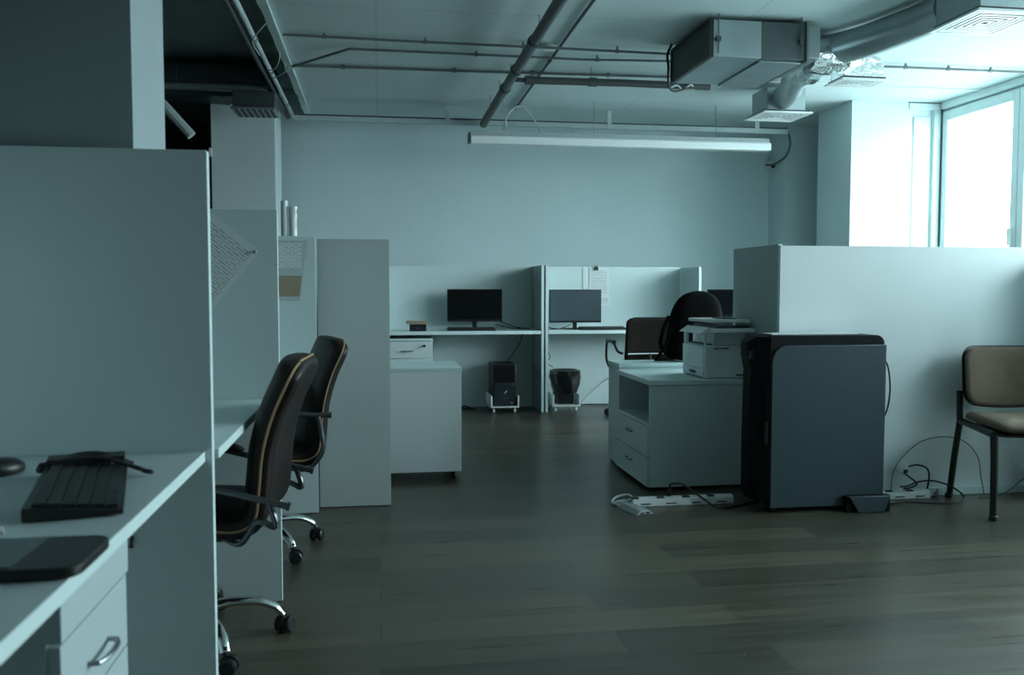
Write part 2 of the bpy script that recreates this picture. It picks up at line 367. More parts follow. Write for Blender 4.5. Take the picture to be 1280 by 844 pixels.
# big cabinet by the printer: open bay above two drawers, front faces -x
t = thing('drawer_cabinet', 'pale cabinet with an open bay over two drawers, carrying the printer', 'cabinet', (1.84, 5.18, 0))
W2, D2 = .34, .305                                                # half width along y, half depth along x
def cb(x0, x1, y0, y1, z0, z1): return MB().box(x0, x1, y0, y1, z0, z1)
cb(-D2 + .0, D2, -W2, -W2 + .02, .02, .61).build('side_panel', 'lam', t, bevel=.001)
cb(-D2 + .0, D2, W2 - .02, W2, .02, .61).build('side_panel', 'lam', t, bevel=.001)
cb(D2 - .012, D2, -W2 + .021, W2 - .021, .02, .61).build('back_panel', 'lam', t)
cb(-D2, D2 - .013, -W2 + .021, W2 - .021, .37, .388).build('shelf', 'lam', t, bevel=.001)
cb(-D2 + .02, D2 - .013, -W2 + .021, W2 - .021, .02, .04).build('bottom_panel', 'lam', t)
cb(-D2 - .006, D2 + .002, -W2 - .006, W2 + .002, .611, .64).build('top_board', 'edge', t, bevel=.002)
for a, c in ((.024, .193), (.198, .368)):
    d_ = cb(-D2 - .0165, -D2 - .0005, -W2 + .001, W2 - .001, a, c).build('drawer', 'lam', t, bevel=.0015)
    h_ = bow_handle(.095, .02, .006).build('handle', 'steel', d_); h_.location = (-D2 - .0165, 0, (a + c) / 2 + .02); h_.rotation_euler = (0, 0, -PI / 2)
for sx_ in (-1, 1):
    for sy_ in (-1, 1):
        cb(sx_ * .25 - .02, sx_ * .25 + .02, sy_ * .29 - .02, sy_ * .29 + .02, .001, .0195).build('foot', 'black', t)
t = thing('low_cabinet', 'taller pale cabinet standing behind the printer cabinet, backpack on it', 'cabinet', (1.93, 5.665, 0))
cb(-.385, .385, -.135, .13, .015, .655).build('body', 'lam', t, bevel=.001)
cb(-.39, .39, -.14, .135, .6555, .68).build('top_board', 'edge', t, bevel=.002)
cb(-.37, .37, -.12, .12, .001, .0145).build('plinth', 'black', t)
o = MB().tube(curve_pts([(1.62, 5.0, .400), (1.66, 4.93, .402), (1.73, 4.95, .402), (1.70, 5.05, .41), (1.62, 5.06, .402), (1.66, 4.98, .418), (1.75, 5.0, .414)], 6), .009, 8).build('adapter_cable', 'cable')
tag(o, 'coil of black cable in the open bay of the printer cabinet', 'cable')

# ================================================================== SEATING
def loft_pad(path, width, thick, ws, ts, n=5, ex=.5):
    """padded strip: rounded rectangle cross-sections along a profile in the local xz plane, width along y"""
    P = [Vector((p[0], 0, p[1])) for p in path]; rings = []
    for i, p in enumerate(P):
        tg = (P[min(i + 1, len(P) - 1)] - P[max(i - 1, 0)]).normalized(); nn = Vector((-tg.z, 0, tg.x))
        w, h = width / 2 * ws[i], thick / 2 * ts[i]; rg = []
        for k in range(24):
            a = 2 * PI * k / 24; c_, s_ = math.cos(a), math.sin(a)
            u = math.copysign(abs(c_) ** .30, c_) * w; v = math.copysign(abs(s_) ** .62, s_) * h
            bow = 0.025 * (1 - (u / (width / 2)) ** 2)
            rg.append(p + Vector((0, u, 0)) + nn * (v - bow * min(1, ts[i])))
        rings.append(rg)
    return rings, P
def caster(parent_list, x, y, ang, mname='black'):
    mx = Matrix.Translation((x, y, 0)) @ Matrix.Rotation(ang, 4, 'Z')
    b = MB()
    for s_ in (-1, 1): b.lathe([(.004, -.012), (.022, -.012), (.027, -.007), (.027, .007), (.022, .012), (.004, .012)], n=18, mx=mx @ Matrix.Translation((.012, s_ * .017, .0275)) @ Matrix.Rotation(PI / 2, 4, 'X'))
    b.tube([(.012, -.018, .028), (.012, .018, .028)], .008, 8, mx=mx)
    b.loft([[(.012 + math.cos(a) * .03, y_, .03 + math.sin(a) * .03) for a in [PI * k / 8 for k in range(9)]] for y_ in (-.006, .006)], mx=mx)
    b.tube([(0, 0, .045), (0, 0, .085)], .007, 8, mx=mx)
    return b
def office_chair(label, loc, rz, base_rot, arm='bar', tilt=0., arm_z=.62, slope=.2, rear=-.36, piping=True, group='black padded office chairs', strip=False, shell='leather'):
    """local frame: the sitter faces +x"""
    t = thing('office_chair', label, 'chair', loc, rz, group)
    ctrl = [(.27, .425), (.20, .445), (.05, .44), (-.10, .436), (-.195, .432), (-.248, .468), (-.262, .56), (-.274, .67), (-.305, .78), (-.345, .87), (-.375, .935)]
    if strip: ctrl = [(-.235, .50), (-.25, .58), (-.262, .67), (-.275, .76), (-.29, .85), (-.30, .915)]
    R_ = Matrix.Translation((-.05, 0, .43)) @ Matrix.Rotation(-tilt, 4, 'Y') @ Matrix.Translation((.05, 0, -.43))
    P3 = curve_pts([(p[0], 0, p[1]) for p in ctrl], 6); path = [(p.x, p.z) for p in P3]; n = len(path)
    ws, ts = [], []
    for i in range(n):
        e = min(i, n - 1 - i); k = min(1, (e + .1) / 5)
        ws.append(.58 + .42 * math.sqrt(1 - (1 - k) ** 2)); ts.append(.25 + .75 * math.sqrt(1 - (1 - min(1, (e + .1) / 2.5)) ** 2))
    wd = .46 if not strip else .44
    if strip: wd = .43
    rings, P = loft_pad(path, wd, .085 if not strip else .05, ws, ts)
    MB().loft([[R_ @ q for q in r] for r in rings]).build('seat_shell' if not strip else 'backrest', shell, t, smooth=80)
    if strip:
        sp = [(.24, .445), (.12, .46), (-.02, .455), (-.14, .45), (-.20, .455)]
        P3 = curve_pts([(p[0], 0, p[1]) for p in sp], 4); m_ = len(P3)
        r2, _ = loft_pad([(p.x, p.z) for p in P3], .46, .07, [.82 + .18 * min(1, (min(i, m_ - 1 - i) + .2) / 3) for i in range(m_)], [.4 + .6 * min(1, (min(i, m_ - 1 - i) + .2) / 2) for i in range(m_)])
        MB().loft(r2).build('seat', shell, t, smooth=80)
        b = MB()
        for i_, z_ in ((0, .598),): b.tube([(-.312, -.20, z_), (-.300, 0, z_), (-.312, .20, z_)], .0095, 8)
        b.build('chrome_strip', 'chrome', t)
        MB().tube([(-.30, 0, .60), (-.30, 0, .48), (-.22, 0, .40), (-.03, 0, .39)], .014, 8).build('back_bracket', 'black', t)
    if piping:
        for s_ in (-1, 1):
            pts = [R_ @ (P[i] + Vector((0, s_ * (wd / 2 * ws[i] + .001), 0))) for i in range(n)]
            MB().tube(pts, .0042, 6).build('piping', 'pipe', t)
        pts = [R_ @ (P[-1] + Vector((.0, wd / 2 * ws[-1] * (k / 6), .004))) for k in range(-6, 7)]
        MB().tube(pts, .0042, 6).build('piping', 'pipe', t)
    for s_ in (-1, 1):
        y_ = s_ * .262
        if arm == 'bar':
            br = Vector((rear, y_, arm_z)); fr = Vector((.10, y_, arm_z + (.10 - rear) * slope))
            a = MB().tube([br, fr], .0105, 12).tube([br, br + (br - fr).normalized() * .008], .0135, 12)
            a.tube(curve_pts([br + (fr - br) * .12, br + Vector((.035, 0, -.06)), Vector((-.26, y_, .47)), Vector((-.20, y_ * .8, .39)), Vector((-.10, y_ * .3, .385))], 6), .010, 10)
            a.tube(curve_pts([fr, fr + Vector((.03, 0, -.04)), Vector((.08, y_, .46)), Vector((.02, y_ * .8, .40)), Vector((-.02, y_ * .3, .385))], 6), .010, 10)
            ao = a.build('armrest', 'bar', t)
            d_ = (fr - br).normalized(); m0 = br + d_ * .24
            MB().tube([m0 + Vector((0, 0, .018)) + d_ * q for q in (0, .015, .03, .19, .205, .22)], .02, 12, rs=[.008, .018, .023, .023, .018, .008], sq=.55).build('arm_pad', 'black', ao)
        else:
            y_ = s_ * .275
            a = MB().tube(curve_pts([(-.27, y_ * .86, .60), (-.24, y_, .62), (-.14, y_ * 1.02, .685), (.02, y_ * 1.02, .69), (.06, y_ * 1.02, .63), (.05, y_, .50), (.0, y_ * .8, .42), (-.05, y_ * .3, .40)], 6), .011, 10)
            ao = a.build('armrest', 'black', t)
            MB().tube([(-.18, y_ * 1.02, .688), (-.16, y_ * 1.02, .70), (.02, y_ * 1.02, .705), (.05, y_ * 1.02, .69)], .02, 10, rs=[.01, .022, .022, .01], sq=.6).build('arm_pad', 'black', ao)
    MB().box(-.14, .10, -.10, .10, .365, .392).tube([(0, .08, .375), (.02, .22, .372)], .007, 8).build('tilt_mechanism', 'black', t, bevel=.004)
    MB().lathe([(.03, .12), (.03, .20), (.022, .205), (.022, .29), (.014, .295), (.014, .37)], n=18).build('gas_lift', 'chrome' if arm == 'bar' else 'black', t)
    MB().lathe([(.036, .085), (.046, .10), (.046, .135), (.036, .15)], n=20).build('base_hub', 'chrome', t)
    for k in range(5):
        a = base_rot + 2 * PI * k / 5; c_, s_ = math.cos(a), math.sin(a)
        pts = curve_pts([(c_ * .03, s_ * .03, .115), (c_ * .11, s_ * .11, .128), (c_ * .20, s_ * .20, .122), (c_ * .26, s_ * .26, .095), (c_ * .285, s_ * .285, .066)], 5)
        lg = MB().tube(pts, .02, 12, rs=[.029 - .011 * i / (len(pts) - 1) for i in range(len(pts))], sq=.6).build('base_arm', 'chrome', t)
        caster(None, c_ * .285, s_ * .285, a + .9).build('caster', 'black', lg)
    return t
def ang(cx, cy, px, py): return math.atan2(py - cy, px - cx)
RZ1 = PI - .06
office_chair('black padded chair with tan piping nearest the camera at the left desks', (-.607, 2.945, 0), RZ1, ang(-.59, 2.94, -.452, 2.70) - RZ1, tilt=.0, arm_z=.515, slope=.26, rear=-.35)
RZ2 = PI + .24
office_chair('second black padded chair with tan piping, farther along the left desks', (-.555, 3.99, 0), RZ2, ang(-.52, 3.99, -.335, 3.78) - RZ2, arm_z=.625, slope=.07, rear=-.29)
RZ3 = PI / 2 + .06
office_chair('dark brown office chair with chrome strip at the far grey monitor desk', (2.33, 7.72, 0), RZ3, ang(2.33, 7.72, 2.11, 7.9) - RZ3, arm='loop', piping=False, strip=True, shell='leather2')

# beige visitor chair, local: sitter faces -y
t = thing('visitor_chair', 'beige upholstered chair with black frame against the bright partition', 'chair', (3.355, 4.15, 0), -.20)
def pad_sheet(x0, x1, z0, z1, y, th, bow, rr, rise=0.):
    """upright cushion, curved round the sitter, rounded corners"""
    out = rrect(x0, x1, z0, z1, rr, 6)
    out = [p for a, b in zip(out, out[1:] + out[:1]) for p in ([a] + ([tuple(a[i] + (b[i] - a[i]) * k / 6 for i in (0, 1)) for k in range(1, 6)] if abs(a[0] - b[0]) > .15 else []))]; cx, cz = (x0 + x1) / 2, (z0 + z1) / 2; rings = []
    for f_, dy in ((.02, -th / 2), (.5, -th / 2 - .004), (.88, -th / 2), (.97, -th * .32), (1, 0), (.97, th * .3), (.90, th / 2), (.5, th / 2), (.02, th / 2)):
        rings.append([(cx + (u - cx) * f_, y + dy - bow * ((cx + (u - cx) * f_ - cx) / (x1 - cx)) ** 2 + rise * (cz + (v - cz) * f_ - z0), cz + (v - cz) * f_ - (.028 * (1 - ((u - cx) / (x1 - cx)) ** 2) * f_ if v < cz else 0)) for u, v in out])
    return rings
MB().loft(pad_sheet(-.235, .235, .545, .845, .19, .035, .055, .07, .12)).build('backrest', 'beige', t, smooth=80)
MB().loft(pad_sheet(-.242, .242, .538, .852, .212, .014, .055, .075, .12)).build('back_shell', 'black', t, smooth=80)
so = rrect(-.235, .235, -.24, .19, .06, 6); rings = []
for f_, z in ((.02, .43), (.9, .43), (.98, .438), (1, .448), (.97, .466), (.88, .478), (.5, .482), (.02, .482)):
    rings.append([(u * f_, v * f_, z + .10 * max(0, -v - .0) * -.35 + .02 * (u / .235) ** 2) for u, v in so])
MB().loft(rings).build('seat', 'beige', t, smooth=80)
MB().loft([[(u * 1.01, v * 1.01, z) for u, v in so] for z in (.418, .429)]).build('seat_board', 'black', t)
for s_ in (-1, 1):
    MB().tube([(s_ * .245, -.20, .425), (s_ * .25, -.22, .30), (s_ * .262, -.25, .012)], .0135, 12, rs=[.020, .018, .017]).build('leg', 'black', t)
    MB().tube([(s_ * .225, .235, .60), (s_ * .235, .20, .44), (s_ * .25, .22, .25), (s_ * .26, .25, .012)], .017, 12).build('leg', 'black', t)
    MB().tube([(s_ * .245, -.20, .425), (s_ * .238, 0, .432), (s_ * .235, .20, .44)], .019, 10).build('side_rail', 'black', t)
    for y_ in (-.25, .25): MB().lathe([(.018, 0), (.021, .004), (.021, .022), (.018, .026)], (s_ * .262, y_, 0), 12).build('foot_cap', 'black', t)

# ================================================================== BIG MACHINE
t = thing('document_shredder', 'tall blue-grey and black office machine on the floor before the bright partition', 'machine', (2.3, 4.34, 0))
def loc2(x, y): return (x - 2.3, y - 4.34)
Y0, Y1 = 4.255, 4.46
# black shell: outline in xz, extruded in y
out = [(1.99, .035), (2.622, .035)] + [(2.622 - .045 + .045 * math.cos(a), .922 - .045 + .045 * math.sin(a)) for a in [PI / 2 * k / 6 for k in range(7)]] + [(1.99, .922)]
MB().prism([(u - 2.3, v) for u, v in out], 'y', Y0 - 4.34, Y1 - 4.34).build('body', 'mblack', t, bevel=.004)
# side plate with a rounded upper left corner
out = [(1.992, .03), (2.622, .03), (2.624, .872)] + [(1.992 + .085 - .085 * math.sin(a), .872 - .085 + .085 * math.cos(a)) for a in [PI / 2 * k / 8 for k in range(9)]]
MB().prism([(u - 2.3, v) for u, v in out], 'y', 4.24 - 4.34, Y0 - 4.34 - .0005).build('side_plate', 'mgrey', t, bevel=.003)
# front nose with chamfers, slightly waisted below the flared head
rings = []
for z, dx, ch in ((.055, .055, .03), (.10, .085, .05), (.35, .088, .055), (.62, .082, .05), (.74, .078, .045), (.82, .095, .05), (.885, .098, .055), (.918, .055, .03)):
    x1 = 1.989; x0 = x1 - dx
    rings.append([(x - 2.3, y - 4.34, z) for x, y in ((x1, 4.243), (x0 + dx * .35, 4.243 + ch * .6), (x0, 4.262 + ch * 1.2), (x0, Y1 - ch), (x0 + dx * .4, Y1), (x1, Y1))])
MB().loft(rings).build('front_cover', 'mblack', t, bevel=.003, smooth=20)
MB().box(-.402, -.36, -.05, .08, .80, .845).build('paper_slot', 'black', t, bevel=.004)
MB().box(-.330, -.322, -.088, -.083, .05, .70).build('door_gap', 'mblack', t)
MB().box(-.345, -.324, -.0985, -.078, .36, .48).build('door_handle', 'mblack', t, bevel=.003)
MB().prism([(2.40, .088), (2.635, .088), (2.597, .002), (2.455, .002)], 'y', 4.185, 4.2015, mx=Matrix.Translation((-2.3, -4.34, 0))).build('foot', 'mgrey', t, bevel=.004)
MB().prism([(2.40, .07), (2.635, .07), (2.628, .028), (2.585, .002), (2.455, .002)], 'y', 4.40, 4.44, mx=Matrix.Translation((-2.3, -4.34, 0))).build('foot', 'mgrey', t, bevel=.004)
MB().box(.095, .338, -.138, -.1015, .002, .0865).build('foot_block', 'mblack', t)
for x_, y_ in ((2.03, 4.28), (2.06, 4.42)):
    MB().tube([(x_ - 2.3 - .012, y_ - 4.34, .017), (x_ - 2.3 + .012, y_ - 4.34, .017)], .016, 12).box(x_ - 2.32, x_ - 2.28, y_ - 4.35, y_ - 4.33, .02, .036).build('caster', 'black', t)
MB().tube(curve_pts([(2.627, 4.40, .80), (2.715, 4.40, .775), (2.745, 4.40, .66), (2.74, 4.40, .54), (2.71, 4.40, .46), (2.66, 4.40, .40), (2.627, 4.40, .36)], 8), .0045, 8, mx=Matrix.Translation((-2.3, -4.34, 0))).build('power_cable', 'cable', t)
o = MB().box(2.03, 2.52, 4.33, 4.45, .9235, .929).build('paper_sheet', 'sheet'); tag(o, 'flat white sheets lying on top of the big grey machine', 'paper')

# ================================================================== PRINTER, BACKPACK
t = thing('printer', 'pale multifunction printer with scanner lid on the printer cabinet', 'printer', (1.98, 5.06, .641))
def pb(x0, x1, y0, y1, z0, z1): return MB().box(x0 - 1.98, x1 - 1.98, y0 - 5.06, y1 - 5.06, z0 - .641, z1 - .641)
pb(1.872, 2.125, 4.875, 5.24, .643, .835).build('body', 'plast2', t, bevel=.008, seg=3)
pb(1.866, 1.8715, 4.885, 5.23, .70, .828).build('front_door', 'plast2', t, bevel=.003)
pb(1.866, 1.8715, 4.885, 5.23, .65, .695).build('paper_tray', 'plast2', t, bevel=.003)
pb(1.862, 1.8655, 5.00, 5.10, .662, .68).build('tray_grip', 'slot', t, bevel=.002)
pb(1.93, 2.125, 4.885, 5.23, .836, .91).build('upper_body', 'plast2', t, bevel=.004)
pb(1.875, 1.892, 5.20, 5.235, .836, .905).build('corner_post', 'plast2', t)
pb(1.875, 1.888, 4.885, 4.90, .836, .905).build('corner_post', 'plast2', t)
pb(1.895, 1.929, 4.905, 5.195, .836, .842).build('output_tray', 'black', t)
pb(1.905, 2.144, 4.775, 5.245, .911, .936).build('scanner_bed', 'white', t, bevel=.006, seg=3)
pb(1.93, 2.12, 4.82, 5.22, .9365, .955).build('scanner_glass', 'bglass', t, bevel=.003)
MB().prism([(-.14, .262), (-.085, .30), (-.075, .292), (-.075, .262)], 'y', -.19, .17).build('control_panel', 'plast2', t, bevel=.003)
pb(1.90, 2.13, 4.83, 5.235, .966, .986).build('document_feeder', 'white', t, bevel=.006, seg=3)
pb(2.005, 2.09, 4.93, 5.10, .9865, .992).build('feed_slot', 'black', t)
pb(2.065, 2.12, 4.8735, 4.876, .655, .665).build('vent', 'slot', t)
b = MB()
for k in range(9):
    if k != 3: b.box(-.050 + k * .010, -.043 + k * .010, -.1880, -.1851, .172, .181)
b.build('logo', 'slot', t)

def backpack():
    t = thing('backpack', 'black backpack standing behind the printer', 'backpack', (2.08, 5.665, .682), -.08)
    rings = []; N = 28
    prof = [(0, .80, .60), (.03, .98, .9), (.10, 1.06, 1.0), (.22, 1.03, 1.0), (.31, 1.0, .94), (.38, .90, .82), (.425, .72, .62), (.455, .48, .42), (.47, .12, .1)]
    for z, w, d in prof:
        rg = []
        for k in range(N):
            a = 2 * PI * k / N; c_, s_ = math.cos(a), math.sin(a)
            j = 1 + .035 * noise.noise(Vector((c_ * 2, s_ * 2, z * 9)))
            rg.append((math.copysign(abs(c_) ** .7, c_) * .175 * w * j + .10 * z, math.copysign(abs(s_) ** .7, s_) * .10 * d * j, z))
        rings.append(rg)
    MB().loft(rings).build('main_bag', 'matte', t, sub=1)
    rings = []
    for z, w, d in [(.03, .8, .5), (.05, .95, .9), (.14, 1, 1), (.22, .95, .9), (.25, .7, .5)]:
        rings.append([(math.copysign(abs(math.cos(2 * PI * k / 20)) ** .5, math.cos(2 * PI * k / 20)) * .13 * w, -.095 + math.copysign(abs(math.sin(2 * PI * k / 20)) ** .6, math.sin(2 * PI * k / 20)) * .035 * d, z) for k in range(20)])
    MB().loft(rings).build('front_pocket', 'matte', t, sub=1)
    MB().tube(curve_pts([(-.13, -.05, .24), (-.19, -.09, .13), (-.25, -.10, .03), (-.27, -.10, .016), (-.22, -.10, .014), (-.14, -.09, .016)], 6), .014, 8, sq=.6).build('strap', 'matte', t)
    MB().tube(curve_pts([(-.16, -.02, .30), (-.205, -.04, .20), (-.215, -.03, .10), (-.16, -.02, .03)], 6), .018, 8, sq=.5).build('strap', 'matte', t)
    MB().tube(curve_pts([(.0, .075, .43), (.02, .10, .45), (.08, .10, .45), (.10, .075, .43)], 6), .008, 8).build('carry_handle', 'matte', t)
backpack()

# ================================================================== FAR DESK THINGS
def monitor(label, cx, y, z0, z1, w, desk_z, rz=0., scr='screen', name='monitor'):
    t = thing(name, label, 'monitor', (cx, y, desk_z + .001), rz, 'switched off monitors')
    zz0, zz1 = z0 - desk_z, z1 - desk_z
    MB().box(-w / 2, w / 2, -.012, .018, zz0, zz1).loft([[(a * w * .3, .018, zz0 + .05), (a * w * .3, .018, zz1 - .05)][0:2] + [(a * w * .18, .045, zz1 - .10), (a * w * .18, .045, zz0 + .09)] for a in (-1, 1)]).build('casing', 'black', t, bevel=.003)
    MB().box(-w / 2 + .010, w / 2 - .010, -.0135, -.0122, zz0 + .020, zz1 - .010).build('screen', scr, t)
    MB().box(-.02, .02, .016, .036, .01, zz0 + .09).build('stand_neck', 'black', t, bevel=.003)
    MB().prism(rrect(-.12, .12, -.08, .10, .03), 'z', 0, .010).build('stand_base', 'black', t, bevel=.002)
    return t
monitor('black switched-off monitor on the far left desk', .912, 8.38, .852, 1.163, .527, .775)
monitor('grey-blue monitor standing at the centre divider on the far right desk', 1.89, 8.36, .838, 1.158, .51, .775, rz=-.04, scr='screen_sheen')
m3 = monitor('dark monitor half hidden between the backpack and the end partition', 2.68, 6.3, .95, 1.16, .46, .751, rz=-.45, scr='mblack')
o = MB().box(1.865, 1.905, 8.345, 8.3475, .845, .853).build('logo', 'white'); o.name = 'logo'
bpy.data.objects.remove(o)

def keyboard(label, loc, rz, w=.45, d=.14, rows=5, cols=15, group='black keyboards'):
    t = thing('keyboard', label, 'keyboard', loc, rz, group)
    MB().prism([(-d / 2, .001), (d / 2, .001), (d / 2, .024), (d / 2 - .02, .024), (-d / 2, .010)], 'x', -w / 2, w / 2).build('casing', 'black', t, bevel=.002)
    b = MB(); kw, kd = (w - .02) / cols, (d - .022) / rows
    for r in range(rows):
        for c in range(cols):
            if r == 0 and 4 <= c <= 9:
                if c > 4: continue
                x0, x1 = -w / 2 + .01 + c * kw, -w / 2 + .01 + (c + 6) * kw
            else: x0, x1 = -w / 2 + .01 + c * kw, -w / 2 + .01 + (c + 1) * kw
            y0 = -d / 2 + .008 + r * kd; z = .0115 + (.0135) * (r + .5) / rows
            b.box(x0 + .0012, x1 - .0012, y0 + .0012, y0 + kd - .0012, z, z + .006)
    b.build('keys', 'key', t)
    return t
keyboard('black keyboard in front of the far black monitor', (.86, 8.215, .776), 0)
keyboard('black keyboard beside the far grey monitor', (2.12, 8.195, .776), -.01)
o = MB().box(.285, .437, 8.15, 8.25, .776, .836).build('box', 'black', bevel=.003)
tag(o, 'small black box on the far left desk under a tan pad', 'box')
bp = MB().box(-.016, -.004, -.0012, 0, -.003, .004).box(0, .016, -.0012, 0, -.003, .003)
lg = bp.build('printed_mark', 'steel', o); lg.location = (.365, 8.149, .805)
o = MB()
mxr = Matrix.Translation((.355, 8.20, .838)) @ Matrix.Rotation(.03, 4, 'Y')
for k in range(4): o.box(-.10 + .004 * (k % 2), .10 - .005 * (k % 3), -.06, .06, .0068 * k, .0068 * k + .006, mx=mxr)
o = o.build('notepad', 'tan', bevel=.001, loc=(.355, 8.2, .838)); o.location.z += .0035; tag(o, 'tan pad lying on the small black box', 'notepad')

def tower_dolly(label, x, group='white wheeled computer stands'):
    t = thing('computer_stand', label, 'stand', (x, 8.28, 0), 0, group)
    MB().box(-.135, .135, -.17, .20, .052, .066).build('base_board', 'white', t, bevel=.002)
    for s_ in (-1, 1): MB().box(min(s_ * .135, s_ * .119), max(s_ * .135, s_ * .119), -.17, .20, .067, .165).build('side_board', 'white', t, bevel=.002)
    for sx_ in (-1, 1):
        for y_ in (-.13, .16):
            MB().tube([(sx_ * .10 - .010, y_, .021), (sx_ * .10 + .010, y_, .021)], .020, 14).tube([(sx_ * .10, y_, .022), (sx_ * .10, y_, .052)], .007, 8).build('caster', 'white', t)
    return t
tower_dolly('white wheeled stand under the black computer tower', 1.165)
tower_dolly('white wheeled stand under the bin with the black bag', 1.755)
t = thing('computer_tower', 'black computer tower on a wheeled stand under the far left desk', 'computer', (1.165, 8.28, .0665))
MB().box(-.108, .108, -.155, .20, .004, .395).build('case', 'black', t, bevel=.006)
MB().box(-.100, .085, -.162, -.1555, .012, .215).build('front_panel', 'bglass', t, bevel=.003)
MB().box(-.092, .092, -.160, -.1555, .225, .385).build('drive_bay', 'mblack', t, bevel=.003)
MB().prism([(-.004, .118), (.010, .130), (.026, .150), (.014, .146), (-.002, .132)], 'y', -.1645, -.1622).build('logo', 'white', t)
b = MB()
for k in range(6): b.box(-.032 + k * .011, -.024 + k * .011, -.1640, -.1622, .068, .077)
b.build('printed_mark', 'steel', t)
MB().box(.062, .072, -.164, -.1622, .028, .036).build('sticker', 'white', t)
t = thing('waste_bin', 'black bin lined with a shiny black bag beside the centre divider', 'bin', (1.755, 8.27, .0665))
MB().loft([[(x * w, y * d, z) for x, y in rrect(-1, 1, -1, 1, .25, 4)] for z, w, d in ((.004, .085, .085), (.12, .092, .09), (.28, .10, .10))]).build('bin_body', 'black', t)
rings = []
for i, (z, r, sag) in enumerate([(.10, .108, .0), (.13, .118, .0), (.19, .140, .012), (.25, .148, .012), (.295, .150, .008), (.318, .146, .006), (.325, .12, .006), (.30, .08, .004), (.295, .02, .004)]):
    rg = []
    for k in range(36):
        a = 2 * PI * k / 36; c_, s_ = math.cos(a), math.sin(a)
        rr = r * (1 + .09 * noise.noise(Vector((c_ * 3, s_ * 3, i * .8))) + .03 * math.sin(9 * a + i * .7))
        rg.append((.015 + math.copysign(abs(c_) ** .8, c_) * rr, math.copysign(abs(s_) ** .8, s_) * rr * .9, z + (.03 * noise.noise(Vector((c_ * 2, s_ * 2, 4))) if i < 2 else 0) + (.0 if c_ > -.2 else .02 * (i < 3))))
    rings.append(rg)
MB().loft(rings, caps=False).build('bin_bag', 'bag', t, smooth=60)

# papers clipped to the far partition
def sheet(label, x0, x1, z0, z1, y, group=None, m='text', rot=0.):
    o = MB().box(-(x1 - x0) / 2, (x1 - x0) / 2, -.0015, 0, -(z1 - z0) / 2, (z1 - z0) / 2).build('paper_sheet', 'sheet')
    o.location = ((x0 + x1) / 2, y, (z0 + z1) / 2); o.rotation_euler = (0, rot, 0)
    w, h = x1 - x0, z1 - z0
    # printed area: mesh lies in local xy then stands up, so the print rows run across it
    p = MB().box(-w / 2 + .018, w / 2 - .018, -h / 2 + .02, h / 2 - .02, 0, .0006).build('printed_text', m, o)
    p.rotation_euler = (PI / 2, 0, 0); p.location = (0, -.0016, 0)
    return tag(o, label, 'paper', group)
sheet('printed sheet held by a black clip on the far partition', 2.085, 2.285, 1.10, 1.375, 8.5965)
sheet('white sheet hanging left of the clipped sheet on the far partition', 2.02, 2.075, 1.17, 1.378, 8.5965, m='sheet')
sheet('lower printed sheet partly under the clipped sheet on the far partition', 2.15, 2.30, 1.00, 1.098, 8.5965)
o = MB().prism([(-.022, -.02), (.022, -.02), (.016, .018), (-.016, .018)], 'y', -.012, 0).tube([(-.014, -.006, .01), (-.01, -.006, .034), (.01, -.006, .034), (.014, -.006, .01)], .0018, 6).build('binder_clip', 'black'); o.location = (2.155, 8.592, 1.372)
tag(o, 'black binder clip on top of the far partition sheet', 'clip')
# tilted sheet on the second partition of the left row
o = sheet('large printed sheet pinned tilted on the partition behind the nearest chair', -.148, .148, -.21, .21, 0)
o.location = (-.669, 3.3035, 1.228); o.rotation_euler = (0, math.radians(39), 0)
o = MB().lathe([(.006, 0), (.007, .004), (.004, .008)], n=12).build('push_pin', 'steel'); o.location = (-.440, 3.3005, 1.297); o.rotation_euler = (PI / 2, 0, 0); tag(o, 'push pin holding the tilted sheet corner', 'pin')
# plastic sleeve with tan insert
t = thing('plastic_sleeve', 'hanging plastic sleeve with printed sheet and tan card on a left partition', 'paper', (-.43, 4.607, 1.26))
MB().prism([(-.075, .148), (.075, .15), (.034, -.155), (-.075, -.15)], 'y', -.003, 0).build('sleeve', 'sleeve', t)
p = MB().box(-.068, .048, .01, .138, 0, .0006).build('printed_text', 'text', t); p.rotation_euler = (PI / 2, 0, 0); p.location = (0, -.0032, 0)
MB().prism([(-.07, -.03), (.046, -.03), (.033, -.135), (-.07, -.135)], 'y', -.0055, -.0035).build('card', 'tan', t)

# rolled papers standing behind the left partitions
for i, (x, r, h, lab) in enumerate([(-.502, .018, 1.642, 'smooth white tall roll standing behind the left partitions'), (-.457, .02, 1.612, 'crumpled white tall roll beside the smooth one')]):
    b = MB(); rings = []
    nz = 60 if i else 4
    for k in range(nz + 1):
        z = .003 + (h - .003) * k / nz
        rings.append([(x + math.cos(a) * r * (1 + (.7 * noise.noise(Vector((math.cos(a) * 2, math.sin(a) * 2, z * 22))) if i else 0)), 4.95 + math.sin(a) * r, z) for a in [2 * PI * q / 14 for q in range(14)]])
    b.loft(rings); o = b.build('paper_roll', 'sheet', loc=(x, 4.95, 0)); tag(o, lab, 'roll', 'white rolls behind the left partitions')

